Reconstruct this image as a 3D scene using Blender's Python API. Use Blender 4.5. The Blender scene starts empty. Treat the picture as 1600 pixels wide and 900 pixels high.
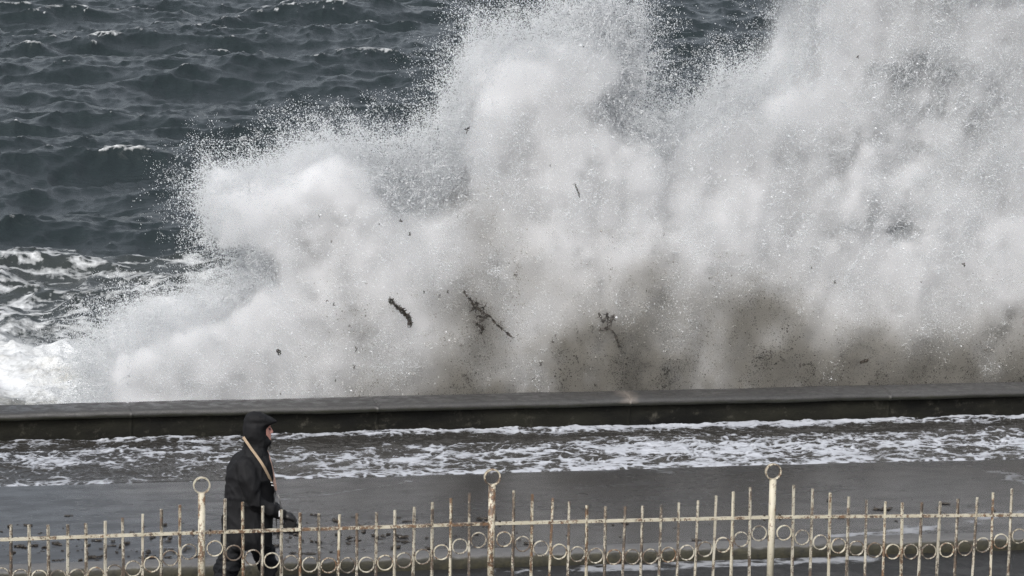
import bpy, bmesh, math, random
import numpy as np
from mathutils import Vector, Matrix

sc = bpy.context.scene
COL = sc.collection
R = math.radians
random.seed(7)
rng = np.random.default_rng(11)

# ------------------------------------------------------------------ camera
CAM_H = 7.6
YAW, PITCH, ROLL, FPX = -12.0, 9.0, 1.0, 5000.0      # FPX for a 1600 px wide frame


def cam_axes():
    y, p, r = R(YAW), R(PITCH), R(ROLL)
    F = np.array([-math.sin(y) * math.cos(p), math.cos(y) * math.cos(p), -math.sin(p)])
    Rt = np.array([math.cos(y), math.sin(y), 0.0])
    U = np.cross(Rt, F)
    return F, Rt * math.cos(r) + U * math.sin(r), -Rt * math.sin(r) + U * math.cos(r)


CF, CR, CU = cam_axes()


def at(px, py, Y=None, z=None):
    """photo pixel -> world point on the plane y = Y, or on the level z"""
    d = CF + CR * (px - 800) / FPX - CU * (py - 450) / FPX
    t = Y / d[1] if Y is not None else (z - CAM_H) / d[2]
    return Vector((d[0] * t, d[1] * t, CAM_H + d[2] * t))


cd = bpy.data.cameras.new('camera')
cam = bpy.data.objects.new('camera', cd)
COL.objects.link(cam)
cam.matrix_world = Matrix(((CR[0], CU[0], -CF[0], 0), (CR[1], CU[1], -CF[1], 0), (CR[2], CU[2], -CF[2], CAM_H), (0, 0, 0, 1)))
cd.sensor_width = 36.0
cd.lens = 36.0 * FPX / 1600.0
cd.clip_start, cd.clip_end = 0.5, 20000
sc.camera = cam

# ------------------------------------------------------------------ world, sun, exposure
SUN_EL, SUN_AZ = 44.0, 215.0         # high and weak, behind the photographer, behind thick cloud
w = bpy.data.worlds.new("World")
sc.world = w
w.use_nodes = True
wn, wl = w.node_tree.nodes, w.node_tree.links
bg = wn['Background']
sky = wn.new('ShaderNodeTexSky')
sky.sky_type = 'NISHITA'
sky.sun_disc = False
sky.sun_elevation = R(SUN_EL)
sky.sun_rotation = R(SUN_AZ)
sky.air_density, sky.dust_density, sky.ozone_density = 1.0, 5.0, 1.0
hs = wn.new('ShaderNodeHueSaturation')
hs.inputs['Saturation'].default_value = 0.37
wl.new(sky.outputs[0], hs.inputs['Color'])
wl.new(hs.outputs[0], bg.inputs['Color'])
bg.inputs['Strength'].default_value = 0.13
sl = bpy.data.lights.new('sun', 'SUN')
sl.energy = 1.5
sl.angle = R(16)
sl.color = (1.0, 0.97, 0.93)
so = bpy.data.objects.new('sun', sl)
COL.objects.link(so)
sd = Vector((math.sin(R(SUN_AZ)) * math.cos(R(SUN_EL)), math.cos(R(SUN_AZ)) * math.cos(R(SUN_EL)), math.sin(R(SUN_EL))))
so.rotation_euler = sd.to_track_quat('Z', 'Y').to_euler()
sc.view_settings.view_transform = 'Standard'
sc.view_settings.look = 'None'
sc.view_settings.exposure = 0.5
sc.view_settings.gamma = 1.0
sc.view_settings.use_curve_mapping = False
try:
    cy = sc.cycles
    cy.max_bounces = 14
    cy.diffuse_bounces = 5
    cy.glossy_bounces = 3
    cy.transmission_bounces = 3
    cy.volume_bounces = 7
    cy.transparent_max_bounces = 8
    cy.volume_step_rate = 2.0
    cy.volume_max_steps = 256
    cy.use_denoising = True
    cy.denoiser = 'OPENIMAGEDENOISE'
    cy.denoising_input_passes = 'RGB_ALBEDO_NORMAL'
    cy.denoising_prefilter = 'NONE'
    cy.blur_glossy = 1.0
    cy.sample_clamp_indirect = 6
except Exception:
    pass

# ------------------------------------------------------------------ noise
LAT = rng.random((64, 64, 64)).astype(np.float32) * 2 - 1


def vnoise(x, y, z, seed=0):
    x = np.asarray(x, np.float32) + seed * 17.13
    y = np.asarray(y, np.float32) + seed * 5.71
    z = np.asarray(z, np.float32) + seed * 9.37
    fx, fy, fz = np.floor(x), np.floor(y), np.floor(z)
    ux, uy, uz = x - fx, y - fy, z - fz
    ux, uy, uz = [u * u * (3 - 2 * u) for u in (ux, uy, uz)]
    ix, iy, iz = [f.astype(np.int32) & 63 for f in (fx, fy, fz)]
    jx, jy, jz = (ix + 1) & 63, (iy + 1) & 63, (iz + 1) & 63
    a = LAT[ix, iy, iz] * (1 - ux) + LAT[jx, iy, iz] * ux
    b = LAT[ix, jy, iz] * (1 - ux) + LAT[jx, jy, iz] * ux
    c = LAT[ix, iy, jz] * (1 - ux) + LAT[jx, iy, jz] * ux
    d = LAT[ix, jy, jz] * (1 - ux) + LAT[jx, jy, jz] * ux
    return (a * (1 - uy) + b * uy) * (1 - uz) + (c * (1 - uy) + d * uy) * uz


def fbm(x, y, z=0.0, f=1.0, o=4, seed=0, gain=.5):
    x, y = np.asarray(x, np.float32), np.asarray(y, np.float32)
    z = np.zeros_like(x) + np.float32(z) if np.ndim(z) == 0 else np.asarray(z, np.float32)
    s, a, t = 0.0, 1.0, 0.0
    for k in range(o):
        c, sn = math.cos(.6 * k + .3), math.sin(.6 * k + .3)
        s = s + a * vnoise((x * c - y * sn) * f, (x * sn + y * c) * f, z * f, seed + 3 * k)
        t += a
        a *= gain
        f *= 2.03
    return s / t


def ridged(x, y, z=0.0, f=1.0, o=4, seed=0):
    x, y = np.asarray(x, np.float32), np.asarray(y, np.float32)
    z = np.zeros_like(x) + np.float32(z) if np.ndim(z) == 0 else np.asarray(z, np.float32)
    s, a, t = 0.0, 1.0, 0.0
    for k in range(o):
        c, sn = math.cos(.9 * k + .2), math.sin(.9 * k + .2)
        n = vnoise((x * c - y * sn) * f, (x * sn + y * c) * f, z * f, seed + 5 * k)
        s = s + a * (1 - np.minimum(np.abs(n) * 2.2, 1.0))
        t += a
        a *= .55
        f *= 2.1
    return s / t


def sstep(a, b, x):
    t = np.clip((x - a) / (b - a), 0, 1)
    return t * t * (3 - 2 * t)


# ------------------------------------------------------------------ helpers
def mesh_np(name, verts, faces, mat=None, smooth=True, parent=None, attrs=None, k=None):
    """faces: (n,k) int array"""
    me = bpy.data.meshes.new(name)
    verts = np.asarray(verts, np.float32)
    faces = np.asarray(faces, np.int32)
    n, k = faces.shape
    me.vertices.add(len(verts))
    me.vertices.foreach_set('co', verts.ravel())
    me.loops.add(n * k)
    me.loops.foreach_set('vertex_index', faces.ravel())
    me.polygons.add(n)
    me.polygons.foreach_set('loop_start', np.arange(0, n * k, k, dtype=np.int32))
    me.polygons.foreach_set('use_smooth', np.full(n, smooth))
    for an, av in (attrs or {}).items():
        a = me.attributes.new(an, 'FLOAT', 'POINT')
        a.data.foreach_set('value', np.asarray(av, np.float32).ravel())
    me.update(calc_edges=True)
    o = bpy.data.objects.new(name, me)
    COL.objects.link(o)
    if mat:
        me.materials.append(mat)
    if parent:
        o.parent = parent
    return o


def grid_faces(nr, nc):
    i = np.arange(nr - 1)[:, None] * nc + np.arange(nc - 1)[None, :]
    return np.stack([i, i + 1, i + 1 + nc, i + nc], -1).reshape(-1, 4)


def tag(o, label=None, cat=None, group=None, kind=None):
    for k, v in (('label', label), ('category', cat), ('group', group), ('kind', kind)):
        if v:
            o[k] = v
    return o


def empty(name, loc):
    o = bpy.data.objects.new(name, None)
    o.location = loc
    o.empty_display_size = .2
    COL.objects.link(o)
    return o


def obj_bm(name, bm, mat, parent=None, smooth=True):
    me = bpy.data.meshes.new(name)
    bmesh.ops.recalc_face_normals(bm, faces=bm.faces[:])
    bm.to_mesh(me)
    bm.free()
    me.polygons.foreach_set('use_smooth', [smooth] * len(me.polygons))
    me.materials.append(mat)
    o = bpy.data.objects.new(name, me)
    COL.objects.link(o)
    if parent:
        o.parent = parent
    return o


class Mat:
    def __init__(s, name):
        s.m = bpy.data.materials.new(name)
        s.m.use_nodes = True
        s.n, s.l = s.m.node_tree.nodes, s.m.node_tree.links
        s.b = s.n['Principled BSDF']
        s.out = s.n['Material Output']
        s.tc = s.n.new('ShaderNodeTexCoord')

    def set(s, **k):
        for a, v in k.items():
            s.b.inputs[a.replace('_', ' ')].default_value = v
        return s

    def noise(s, scale, detail=4, rough=.55, stretch=None, dist=0, coord='Object'):
        t = s.n.new('ShaderNodeTexNoise')
        t.inputs['Scale'].default_value = scale
        t.inputs['Detail'].default_value = detail
        t.inputs['Roughness'].default_value = rough
        t.inputs['Distortion'].default_value = dist
        src = s.tc.outputs[coord]
        if stretch:
            mp = s.n.new('ShaderNodeMapping')
            mp.inputs['Scale'].default_value = stretch
            s.l.new(src, mp.inputs[0])
            src = mp.outputs[0]
        s.l.new(src, t.inputs['Vector'])
        return t.outputs['Fac']

    def ramp(s, fac, stops):
        r = s.n.new('ShaderNodeValToRGB')
        el = r.color_ramp.elements
        while len(el) > 1:
            el.remove(el[-1])
        for i, (p, c) in enumerate(stops):
            e = el[0] if i == 0 else el.new(p)
            e.position = p
            c = (c, c, c) if not isinstance(c, tuple) else c
            e.color = (*c, 1)
        s.l.new(fac, r.inputs[0])
        return r.outputs[0]

    def mix(s, f, a, b, mode='MIX'):
        m = s.n.new('ShaderNodeMix')
        m.data_type = 'RGBA'
        m.blend_type = mode
        for i, v in ((0, f), (6, a), (7, b)):
            if isinstance(v, (int, float)):
                m.inputs[i].default_value = v if i == 0 else (v, v, v, 1)
            elif isinstance(v, tuple):
                m.inputs[i].default_value = (*v, 1)
            else:
                s.l.new(v, m.inputs[i])
        return m.outputs[2]

    def math(s, op, a, b=0.0, clamp=False):
        m = s.n.new('ShaderNodeMath')
        m.operation = op
        m.use_clamp = clamp
        for i, v in ((0, a), (1, b)):
            if isinstance(v, (int, float)):
                m.inputs[i].default_value = v
            else:
                s.l.new(v, m.inputs[i])
        return m.outputs[0]

    def attr(s, name):
        a = s.n.new('ShaderNodeAttribute')
        a.attribute_name = name
        return a.outputs['Fac']

    def to(s, sock, name):
        s.l.new(sock, s.b.inputs[name])
        return s

    def bump(s, h, strength=.3, dist=.01, prev=None):
        b = s.n.new('ShaderNodeBump')
        b.inputs['Strength'].default_value = strength
        b.inputs['Distance'].default_value = dist
        s.l.new(h, b.inputs['Height'])
        if prev:
            s.l.new(prev, b.inputs['Normal'])
        s.l.new(b.outputs[0], s.b.inputs['Normal'])
        return b.outputs[0]


# ------------------------------------------------------------------ levels
ROAD_Z, SEA_Z = -0.13, -1.5
KERB_Y0, KERB_Y1 = 30.35, 30.62
WALL_Y0, WALL_Y1, WALL_H = 36.35, 36.79, 0.36
WASH_Y = 34.0

# ------------------------------------------------------------------ materials
m = Mat('sea_water')
foam = m.attr('foam')
silt = m.attr('silt')
fn = m.noise(9, 5, .7, coord='Object')
ff = m.math('MULTIPLY', m.math('SUBTRACT', m.math('ADD', foam, m.math('MULTIPLY', m.math('SUBTRACT', fn, .5), .9)), .42), 2.2, True)
ff = m.math('MULTIPLY', ff, m.math('MULTIPLY', foam, 8, True))
wc = m.mix(silt, (.015, .022, .024), (.058, .061, .055))
fc = m.mix(m.noise(1.6, 4, .6), (.62, .65, .68), (.44, .45, .45))
fc = m.mix(m.ramp(m.math('MULTIPLY', silt, m.noise(2.3, 5, .6, stretch=(.6, 1, 1))), [(.34, 0.0), (.50, .75)]), fc, (.33, .32, .28))
m.to(m.mix(ff, wc, fc), 'Base Color')
m.to(m.mix(ff, .2, .75), 'Roughness')
m.set(IOR=1.33)
b1 = m.bump(m.noise(4.5, 6, .65, stretch=(.55, 1.3, 1), dist=.5), .8, .035)
m.bump(m.noise(28, 4, .7, dist=.5), .5, .012, b1)
M_sea = m.m

m = Mat('wash_water')
foam = m.attr('foam')
fn = m.noise(30, 4, .7)
ff = m.math('MULTIPLY', m.math('SUBTRACT', m.math('ADD', foam, m.math('MULTIPLY', m.math('SUBTRACT', fn, .5), .6)), .40), 2.0, True)
m.to(m.mix(ff, (.030, .029, .027), (.37, .39, .43)), 'Base Color')
m.to(m.mix(ff, .1, .7), 'Roughness')
m.set(IOR=1.33)
m.bump(m.noise(22, 4, .6, dist=.8), .5, .012)
M_wash = m.m

m = Mat('wet_concrete')
foam = m.attr('foam')
big = m.noise(.35, 4, .55, stretch=(.35, 1.6, 1))
fine = m.noise(14, 5, .7, stretch=(.6, 1, 1))
mid = m.noise(5, 5, .6, stretch=(.5, 1, 1))
c = m.mix(m.ramp(big, [(.3, 0.0), (.7, 1.0)]), (.007, .0075, .009), (.019, .0195, .022))
c = m.mix(m.math('MULTIPLY', m.ramp(mid, [(.35, 0.0), (.7, 1.0)]), .5), c, (.010, .010, .010))
c = m.mix(.10, c, m.ramp(fine, [(.3, .02), (.7, .10)]))
ff = m.math('MULTIPLY', m.math('SUBTRACT', m.math('ADD', foam, m.math('MULTIPLY', m.math('SUBTRACT', m.noise(45, 4, .7), .5), .6)), .45), 4, True)
m.to(m.mix(m.math('MULTIPLY', ff, .75), c, (.33, .345, .37)), 'Base Color')
r = m.ramp(m.math('ADD', m.math('MULTIPLY', big, .6), m.math('MULTIPLY', mid, .4)), [(.38, .12), (.62, .36)])
m.to(m.mix(ff, r, .7), 'Roughness')
m.bump(m.noise(3.5, 3, .5, stretch=(.5, 1, 1)), .25, .004)
M_conc = m.m

m = Mat('asphalt')
fine = m.noise(110, 4, .8)
c = m.mix(.6, m.ramp(m.noise(1.2, 4, .6), [(.3, .010), (.7, .020)]), m.ramp(fine, [(.35, .006), (.62, .016), (.75, .07)]))
foam = m.attr('foam')
ff = m.math('MULTIPLY', m.math('SUBTRACT', m.math('ADD', foam, m.math('MULTIPLY', m.math('SUBTRACT', m.noise(35, 4, .7), .5), .6)), .45), 4, True)
m.to(m.mix(m.math('MULTIPLY', ff, .75), c, (.33, .345, .37)), 'Base Color')
m.to(m.mix(ff, m.ramp(m.noise(3, 4, .6), [(.4, .4), (.6, .65)]), .7), 'Roughness')
m.bump(fine, .6, .008)
M_asph = m.m

m = Mat('coping_concrete')
fine = m.noise(55, 6, .75)
c = m.mix(m.ramp(m.noise(1.3, 5, .6, stretch=(.5, 1, 1)), [(.3, 0.0), (.7, 1.0)]), (.012, .012, .012), (.040, .040, .0395))
c = m.mix(.4, c, m.ramp(fine, [(.3, .02), (.7, .10)]))
# pinkish mortar patch over one joint
sx = m.n.new('ShaderNodeSeparateXYZ')
m.l.new(m.tc.outputs['Object'], sx.inputs[0])
px_ = m.math('ABSOLUTE', m.math('SUBTRACT', sx.outputs[0], at(985, 620, Y=WALL_Y0).x))
pm = m.math('SUBTRACT', 1.0, m.math('MULTIPLY', m.math('ADD', px_, m.math('MULTIPLY', m.noise(8, 4), .25)), 3.6), True)
c = m.mix(m.math('MULTIPLY', pm, 1.3, True), c, (.15, .132, .118))
# algae below the lip
z = sx.outputs[2]
al = m.math('MULTIPLY', m.math('SUBTRACT', m.math('ADD', WALL_H - .045, m.math('MULTIPLY', m.math('SUBTRACT', m.noise(9, 4), .5), .05)), z), 40, True)
c = m.mix(al, c, (.022, .023, .015))
m.to(c, 'Base Color')
m.to(m.ramp(m.noise(6, 4), [(.4, .3), (.6, .65)]), 'Roughness')
m.bump(m.mix(.35, m.noise(14, 5, .6), fine), .8, .015)
M_cop = m.m

m = Mat('algae_concrete')
fine = m.noise(60, 6, .75)
c = m.mix(m.ramp(m.noise(1.8, 5, .65, stretch=(.6, 1, 1.6)), [(.35, 0.0), (.7, 1.0)]), (.002, .0022, .0016), (.015, .0148, .010))
c = m.mix(m.ramp(m.noise(9, 6, .7), [(.58, 0.0), (.72, .5)]), c, (.09, .085, .07))
m.to(c, 'Base Color')
m.set(Roughness=.8)
m.b.inputs['Specular IOR Level'].default_value = .25
m.bump(m.mix(.4, m.noise(12, 5, .6), fine), .9, .03)
M_algae = m.m

m = Mat('kerb_stone')
sx = m.n.new('ShaderNodeSeparateXYZ')
m.l.new(m.tc.outputs['Object'], sx.inputs[0])
c = m.mix(.4, m.ramp(m.noise(3, 5, .6), [(.3, .06), (.7, .13)]), m.ramp(m.noise(70, 5, .7), [(.3, .04), (.7, .17)]))
al = m.math('MULTIPLY', m.math('SUBTRACT', m.math('ADD', -.012, m.math('MULTIPLY', m.math('SUBTRACT', m.noise(6, 5), .5), .07)), sx.outputs[2]), 60, True)
c = m.mix(al, c, m.ramp(m.noise(9, 5, .7), [(.35, (.008, .008, .005)), (.65, (.034, .031, .016))]))
m.to(c, 'Base Color')
m.set(Roughness=.55)
m.bump(m.noise(40, 6, .7), .6, .01)
M_kerb = m.m

m = Mat('flaking_cream_paint')
n1 = m.noise(16, 6, .72, stretch=(1, 1, .45))
n2 = m.noise(55, 5, .7)
oi = m.n.new('ShaderNodeObjectInfo')
s_ = m.math('ADD', m.mix(.4, n1, n2), m.math('MULTIPLY', m.math('SUBTRACT', oi.outputs['Random'], .5), .065))
paint = m.mix(m.ramp(m.noise(7, 4), [(.35, 0.0), (.7, 1.0)]), (.47, .445, .365), (.36, .33, .25))
rust = m.mix(m.ramp(m.noise(30, 4), [(.35, 0.0), (.65, 1.0)]), (.050, .040, .032), (.17, .095, .05))
m.to(m.mix(m.ramp(s_, [(.50, 0.0), (.53, 1.0)]), paint, rust), 'Base Color')
m.set(Roughness=.55)
m.bump(s_, .7, .004)
M_paint = m.m

m = Mat('flaking_cream_paint_heavy')
n1 = m.noise(16, 6, .72, stretch=(1, 1, .35))
n2 = m.noise(55, 5, .7)
oi = m.n.new('ShaderNodeObjectInfo')
s_ = m.math('ADD', m.mix(.4, n1, n2), m.math('MULTIPLY', m.math('SUBTRACT', oi.outputs['Random'], .5), .065))
paint = m.mix(m.ramp(m.noise(7, 4), [(.35, 0.0), (.7, 1.0)]), (.43, .41, .345), (.29, .265, .21))
rust = m.mix(m.ramp(m.noise(30, 4), [(.35, 0.0), (.65, 1.0)]), (.055, .050, .045), (.12, .085, .06))
m.to(m.mix(m.ramp(s_, [(.475, 0.0), (.515, 1.0)]), paint, rust), 'Base Color')
m.set(Roughness=.6)
m.bump(s_, .7, .004)
M_paint2 = m.m

m = Mat('black_coat_fabric')
m.to(m.ramp(m.noise(4, 4), [(.3, (.0028, .003, .004)), (.7, (.006, .0064, .008))]), 'Base Color')
m.set(Roughness=.8)
m.b.inputs['Specular IOR Level'].default_value = .3
m.bump(m.mix(.3, m.noise(12, 4, .6, dist=.6), m.noise(160, 3)), .5, .012)
M_coat = m.m
m = Mat('dark_trouser_fabric')
m.to(m.ramp(m.noise(5, 4), [(.3, (.0045, .005, .0065)), (.7, (.008, .009, .0115))]), 'Base Color')
m.set(Roughness=.85)
m.b.inputs['Specular IOR Level'].default_value = .3
m.bump(m.noise(11, 4, .6, dist=.8), .5, .012)
M_trous = m.m
m = Mat('wind_reddened_skin')
m.to(m.ramp(m.noise(14, 3), [(.3, (.46, .20, .17)), (.7, (.54, .29, .24))]), 'Base Color')
m.set(Roughness=.5)
M_skin = m.m
m = Mat('black_leather')
m.set(Base_Color=(.011, .011, .012, 1), Roughness=.5)
m.bump(m.noise(60, 4), .4, .004)
M_leather = m.m
m = Mat('tan_webbing')
m.to(m.ramp(m.noise(120, 3), [(.3, (.22, .165, .11)), (.7, (.31, .24, .17))]), 'Base Color')
m.set(Roughness=.8)
M_tan = m.m
m = Mat('pinkish_webbing')
m.to(m.ramp(m.noise(90, 3), [(.35, (.26, .15, .12)), (.65, (.42, .30, .25))]), 'Base Color')
m.set(Roughness=.8)
M_pink = m.m
m = Mat('white_label_cloth')
m.set(Base_Color=(.7, .7, .72, 1), Roughness=.6)
M_label = m.m
m = Mat('black_rubber')
m.set(Base_Color=(.012, .012, .013, 1), Roughness=.38)
M_rubber = m.m
m = Mat('wet_seaweed')
m.to(m.ramp(m.noise(25, 4), [(.3, (.010, .009, .008)), (.7, (.045, .036, .026))]), 'Base Color')
m.set(Roughness=.35)
M_weed = m.m

# droplets
m = Mat('spray_droplets')
silt = m.attr('silt')
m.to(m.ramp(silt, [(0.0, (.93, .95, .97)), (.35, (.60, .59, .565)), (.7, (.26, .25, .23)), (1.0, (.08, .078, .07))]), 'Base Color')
m.set(Roughness=.6)
tr = m.n.new('ShaderNodeBsdfTranslucent')
m.l.new(m.b.inputs['Base Color'].links[0].from_socket, tr.inputs['Color'])
mx = m.n.new('ShaderNodeMixShader')
mx.inputs[0].default_value = .5
m.l.new(m.b.outputs[0], mx.inputs[1])
m.l.new(tr.outputs[0], mx.inputs[2])
m.l.new(mx.outputs[0], m.out.inputs['Surface'])
M_drop = m.m


def vol_mat(name, col, mul):
    mt = bpy.data.materials.new(name)
    mt.use_nodes = True
    n, l = mt.node_tree.nodes, mt.node_tree.links
    n.remove(n['Principled BSDF'])
    v = n.new('ShaderNodeVolumePrincipled')
    v.inputs['Color'].default_value = (*col, 1)
    v.inputs['Density'].default_value = mul
    v.inputs['Anisotropy'].default_value = 0.0
    l.new(v.outputs[0], n['Material Output'].inputs['Volume'])
    return mt


# ------------------------------------------------------------------ ground: road, kerb, promenade, pavement
def flat_grid(name, xs, ys, z, mat, foam=None, zf=None):
    X, Y = np.meshgrid(xs, ys)
    Z = np.full_like(X, z) if zf is None else zf(X, Y)
    fo = np.zeros_like(X) if foam is None else foam(X, Y)
    o = mesh_np(name, np.stack([X, Y, Z], -1).reshape(-1, 3), grid_faces(*X.shape), mat, True, None, {'foam': fo})
    tag(o, kind='structure')
    return o


XS = np.concatenate([np.linspace(-60, -1, 60), np.linspace(-.985, 16, 1133), np.linspace(16.1, 80, 60)])


def PX(px, py, z=0.0):
    p = at(px, py, z=z)
    return p.x, p.y


def seg_dist(X, Y, a, b):
    ax, ay = a
    bx, by = b
    dx, dy = bx - ax, by - ay
    t = np.clip(((X - ax) * dx + (Y - ay) * dy) / (dx * dx + dy * dy), 0, 1)
    return np.hypot(X - ax - t * dx, Y - ay - t * dy)


def prom_foam(X, Y):
    f = np.zeros_like(X)
    n = fbm(X, Y, 0, 2.5, 4, 31)
    lace = ridged(X + n * .1, Y * 1.2 + n * .1, 0, 5, 3, 12)
    def line(pts, wd, s):
        nonlocal f
        d = np.full_like(X, 9.0)
        q = [PX(*p) for p in pts]
        for a, b in zip(q[:-1], q[1:]):
            d = np.minimum(d, seg_dist(X, Y, a, b))
        f = np.maximum(f, s * np.clip(1 - (d + n * wd * .8) / wd, 0, 1) * (.5 + .5 * lace))
    line([(430, 782), (520, 771), (640, 752)], .16, .75)
    line([(1385, 836), (1470, 824), (1560, 806), (1600, 802)], .45, .85)
    line([(1310, 838), (1410, 828), (1470, 822)], .18, 1.1)
    line([(1570, 740), (1610, 760)], .6, .8)
    line([(1000, 782), (1080, 770), (1200, 752)], .9, .52)
    line([(830, 776), (900, 762), (1000, 756)], .5, .5)
    line([(1060, 745), (1180, 765)], .7, .5)
    line([(780, 863), (830, 861), (900, 862)], .14, .9)
    f = f + .25 * np.clip(1 - np.abs(Y - WASH_Y + .05 + n * .15) / .3, 0, 1) * (lace > .6)
    return f


YS = np.linspace(KERB_Y1, WASH_Y + .12, 230)
flat_grid('promenade', XS, YS, 0.0, M_conc, prom_foam, lambda X, Y: .006 * fbm(X, Y, 0, .6, 3, 5))
flat_grid('promenade_channel', XS[::6], np.linspace(WASH_Y + .10, WALL_Y0 + .02, 6), -.03, M_conc)

# a dark expansion joint is a real groove: a thin recessed strip
bm = bmesh.new()


def box(bm, x0, x1, y0, y1, z0, z1):
    r = bmesh.ops.create_cube(bm, size=1)
    for v in r['verts']:
        v.co = Vector((x0 if v.co.x < 0 else x1, y0 if v.co.y < 0 else y1, z0 if v.co.z < 0 else z1))
    return r['verts']


# kerb with a worn rounded edge
xs = np.linspace(-60, 80, 2400)
prof = [(KERB_Y0 + .0, ROAD_Z - .1), (KERB_Y0 - .01, ROAD_Z + .03), (KERB_Y0, -.045), (KERB_Y0 + .01, -.018), (KERB_Y0 + .03, -.004), (KERB_Y0 + .07, .004), (KERB_Y1 - .02, .006), (KERB_Y1 + .006, .002), (KERB_Y1 + .006, -.1)]
V = []
for i, (y, zz) in enumerate(prof):
    n = fbm(xs, np.full_like(xs, y * 3), zz * 5, 2.5, 5, 40) * (.014 if 0 < i < 7 else 0)
    ch = -.012 * (ridged(xs, xs * 0 + i * .2, 0, .9, 2, 3) > .93) if 1 < i < 7 else 0
    V.append(np.stack([xs, y + n, zz + n * .6 + ch], -1))
kerb = mesh_np('kerb', np.concatenate(V), grid_faces(len(prof), len(xs)), M_kerb)
tag(kerb, kind='structure')


def road_foam(X, Y):
    n = fbm(X, Y, 0, 3, 4, 61)
    a = PX(300, 890, ROAD_Z)[0]
    xa, xb, xc = PX(640, 880, ROAD_Z)[0], PX(900, 870, ROAD_Z)[0], PX(1320, 860, ROAD_Z)[0]
    amp = sstep(xa - .5, xa + 1.5, X) * (1 - sstep(xc, xc + .8, X))
    wd = .32 * amp + .03
    f = amp * np.clip(1.1 - np.abs(Y - (KERB_Y0 - .15)) / wd - .5 * np.abs(n), 0, 1) * (.38 + 1.1 * n + .6 * ridged(X * .7, Y * 1.4, 0, 6, 3, 8))
    f = f + .0
    return f


flat_grid('road', XS, np.concatenate([np.linspace(28.3, 29.4, 30), np.linspace(29.42, KERB_Y0 + .03, 60)]), ROAD_Z, M_asph, road_foam)
bm = bmesh.new()
box(bm, -60, 80, -25, 28.3, ROAD_Z - .3, 0.0)
o = obj_bm('pavement', bm, M_asph, None, False)
tag(o, kind='structure')

# ------------------------------------------------------------------ wash of foam water on the promenade
NX, NY = 1900, 250
xs = np.concatenate([np.linspace(-40, .2, 80), np.linspace(.22, 16, NX), np.linspace(16.2, 60, 80)])
ys = np.linspace(WASH_Y - .03, WALL_Y0 + .01, NY)
X, Y = np.meshgrid(xs, ys)
t = (Y - WASH_Y) / (WALL_Y0 - WASH_Y)                # 0 front edge .. 1 wall
n1 = fbm(X * .55, Y, 0, 1.3, 4, 70)
n2 = fbm(X, Y, 0, 4, 4, 71)
hgt = .03 * ridged(X * .55 + n1 * .8, Y + n1 * .5, 0, 1.6, 3, 72) + .03 * ridged(X * .7 + n2 * .2, Y + n2 * .2, 0, 4.5, 3, 75)
Zw = -.018 + hgt * sstep(-.02, .25, t) + .012 * sstep(0, .1, t)
lace = ridged(X * .62 + n2 * .16, Y + n2 * .16, 0, 3.4, 5, 77)
lace2 = ridged(X * .75 + n1 * .2, Y + n1 * .2, 0, 12.0, 3, 79)
# how much foam along x (photo: more to the right of the walker)
dens = .50 + .10 * n1 + .16 * sstep(6.2, 9.5, X) - .05 * sstep(10.5, 13, X) + .16 * (1 - sstep(3.5, 6.5, X))
prof_t = (.62 + .42 * sstep(.86, .98, t) * sstep(2.5, 9, X)
          - .26 * np.exp(-((t - .78) / .11) ** 2)
          + .20 * np.exp(-((t - .40) / .2) ** 2) * sstep(4.5, 7, X)
          + .22 * np.exp(-((t - .72) / .13) ** 2) * (1 - sstep(3.0, 6.0, X))
          - .16 * np.exp(-((t - .22) / .14) ** 2) * (1 - sstep(3.5, 6.0, X)))
edge = .2 * np.exp(-((t - .06 - .04 * n1) / .035) ** 2) * sstep(4.2, 6.0, X) * (.6 + .9 * sstep(-.3, .3, n1))
fo = (lace * .52 + lace2 * .48) * prof_t * (1.0 + (dens - .5) * 1.6) - .03 + edge * (.4 + .9 * lace2)
fo = (fo - .22) * 2.6 + .28 + .12 * n1
wallline = np.exp(-((t - 1.0) / .02) ** 2) * .5
fo = fo + wallline * sstep(-.3, .5, fbm(X, Y * 0, 0, 1.9, 4, 99))
fo = fo * sstep(-.03, .03, t + .03 * n1 + .02)
Zw = Zw + .016 * np.clip(fo, 0, 1) * sstep(.02, .12, t)
Zw = np.where(t < .03, -.02 + (Zw + .02) * np.clip(t / .03, 0, 1), Zw)
Zw = Zw + .014 * np.clip(1 - np.abs(t - .05) / .05, 0, 1)
o = mesh_np('wash_water', np.stack([X, Y, Zw], -1).reshape(-1, 3), grid_faces(*X.shape), M_wash, True, None, {'foam': fo})
tag(o, kind='structure')

# ------------------------------------------------------------------ sea wall
wall = empty('sea_wall', (0, WALL_Y0, 0))
tag(wall, 'low concrete sea wall with rounded coping and black algae on its face', 'wall')
joints = [at(px, 630, Y=WALL_Y0).x for px in (-700, -250, 205, 590, 985, 1390, 1790, 2200)]


def loft_x(name, prof, xs, mat, amp, seed, parent):
    V = []
    for (y, zz) in prof:
        n = fbm(xs, np.full_like(xs, y * 2.0), zz * 2, 1.6, 5, seed) * amp
        dj = np.min(np.abs(xs[:, None] - np.array(joints)[None, :]), 1)
        g = -.018 * np.clip(1 - dj / .02, 0, 1)
        sgn = -1 if y < (WALL_Y0 + WALL_Y1) / 2 else 1
        V.append(np.stack([xs, y - WALL_Y0 - sgn * g + n, zz + n * .7 + (g if zz > .3 else 0)], -1))
    return mesh_np(name, np.concatenate(V), grid_faces(len(prof), len(xs)), mat, True, parent)


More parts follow.
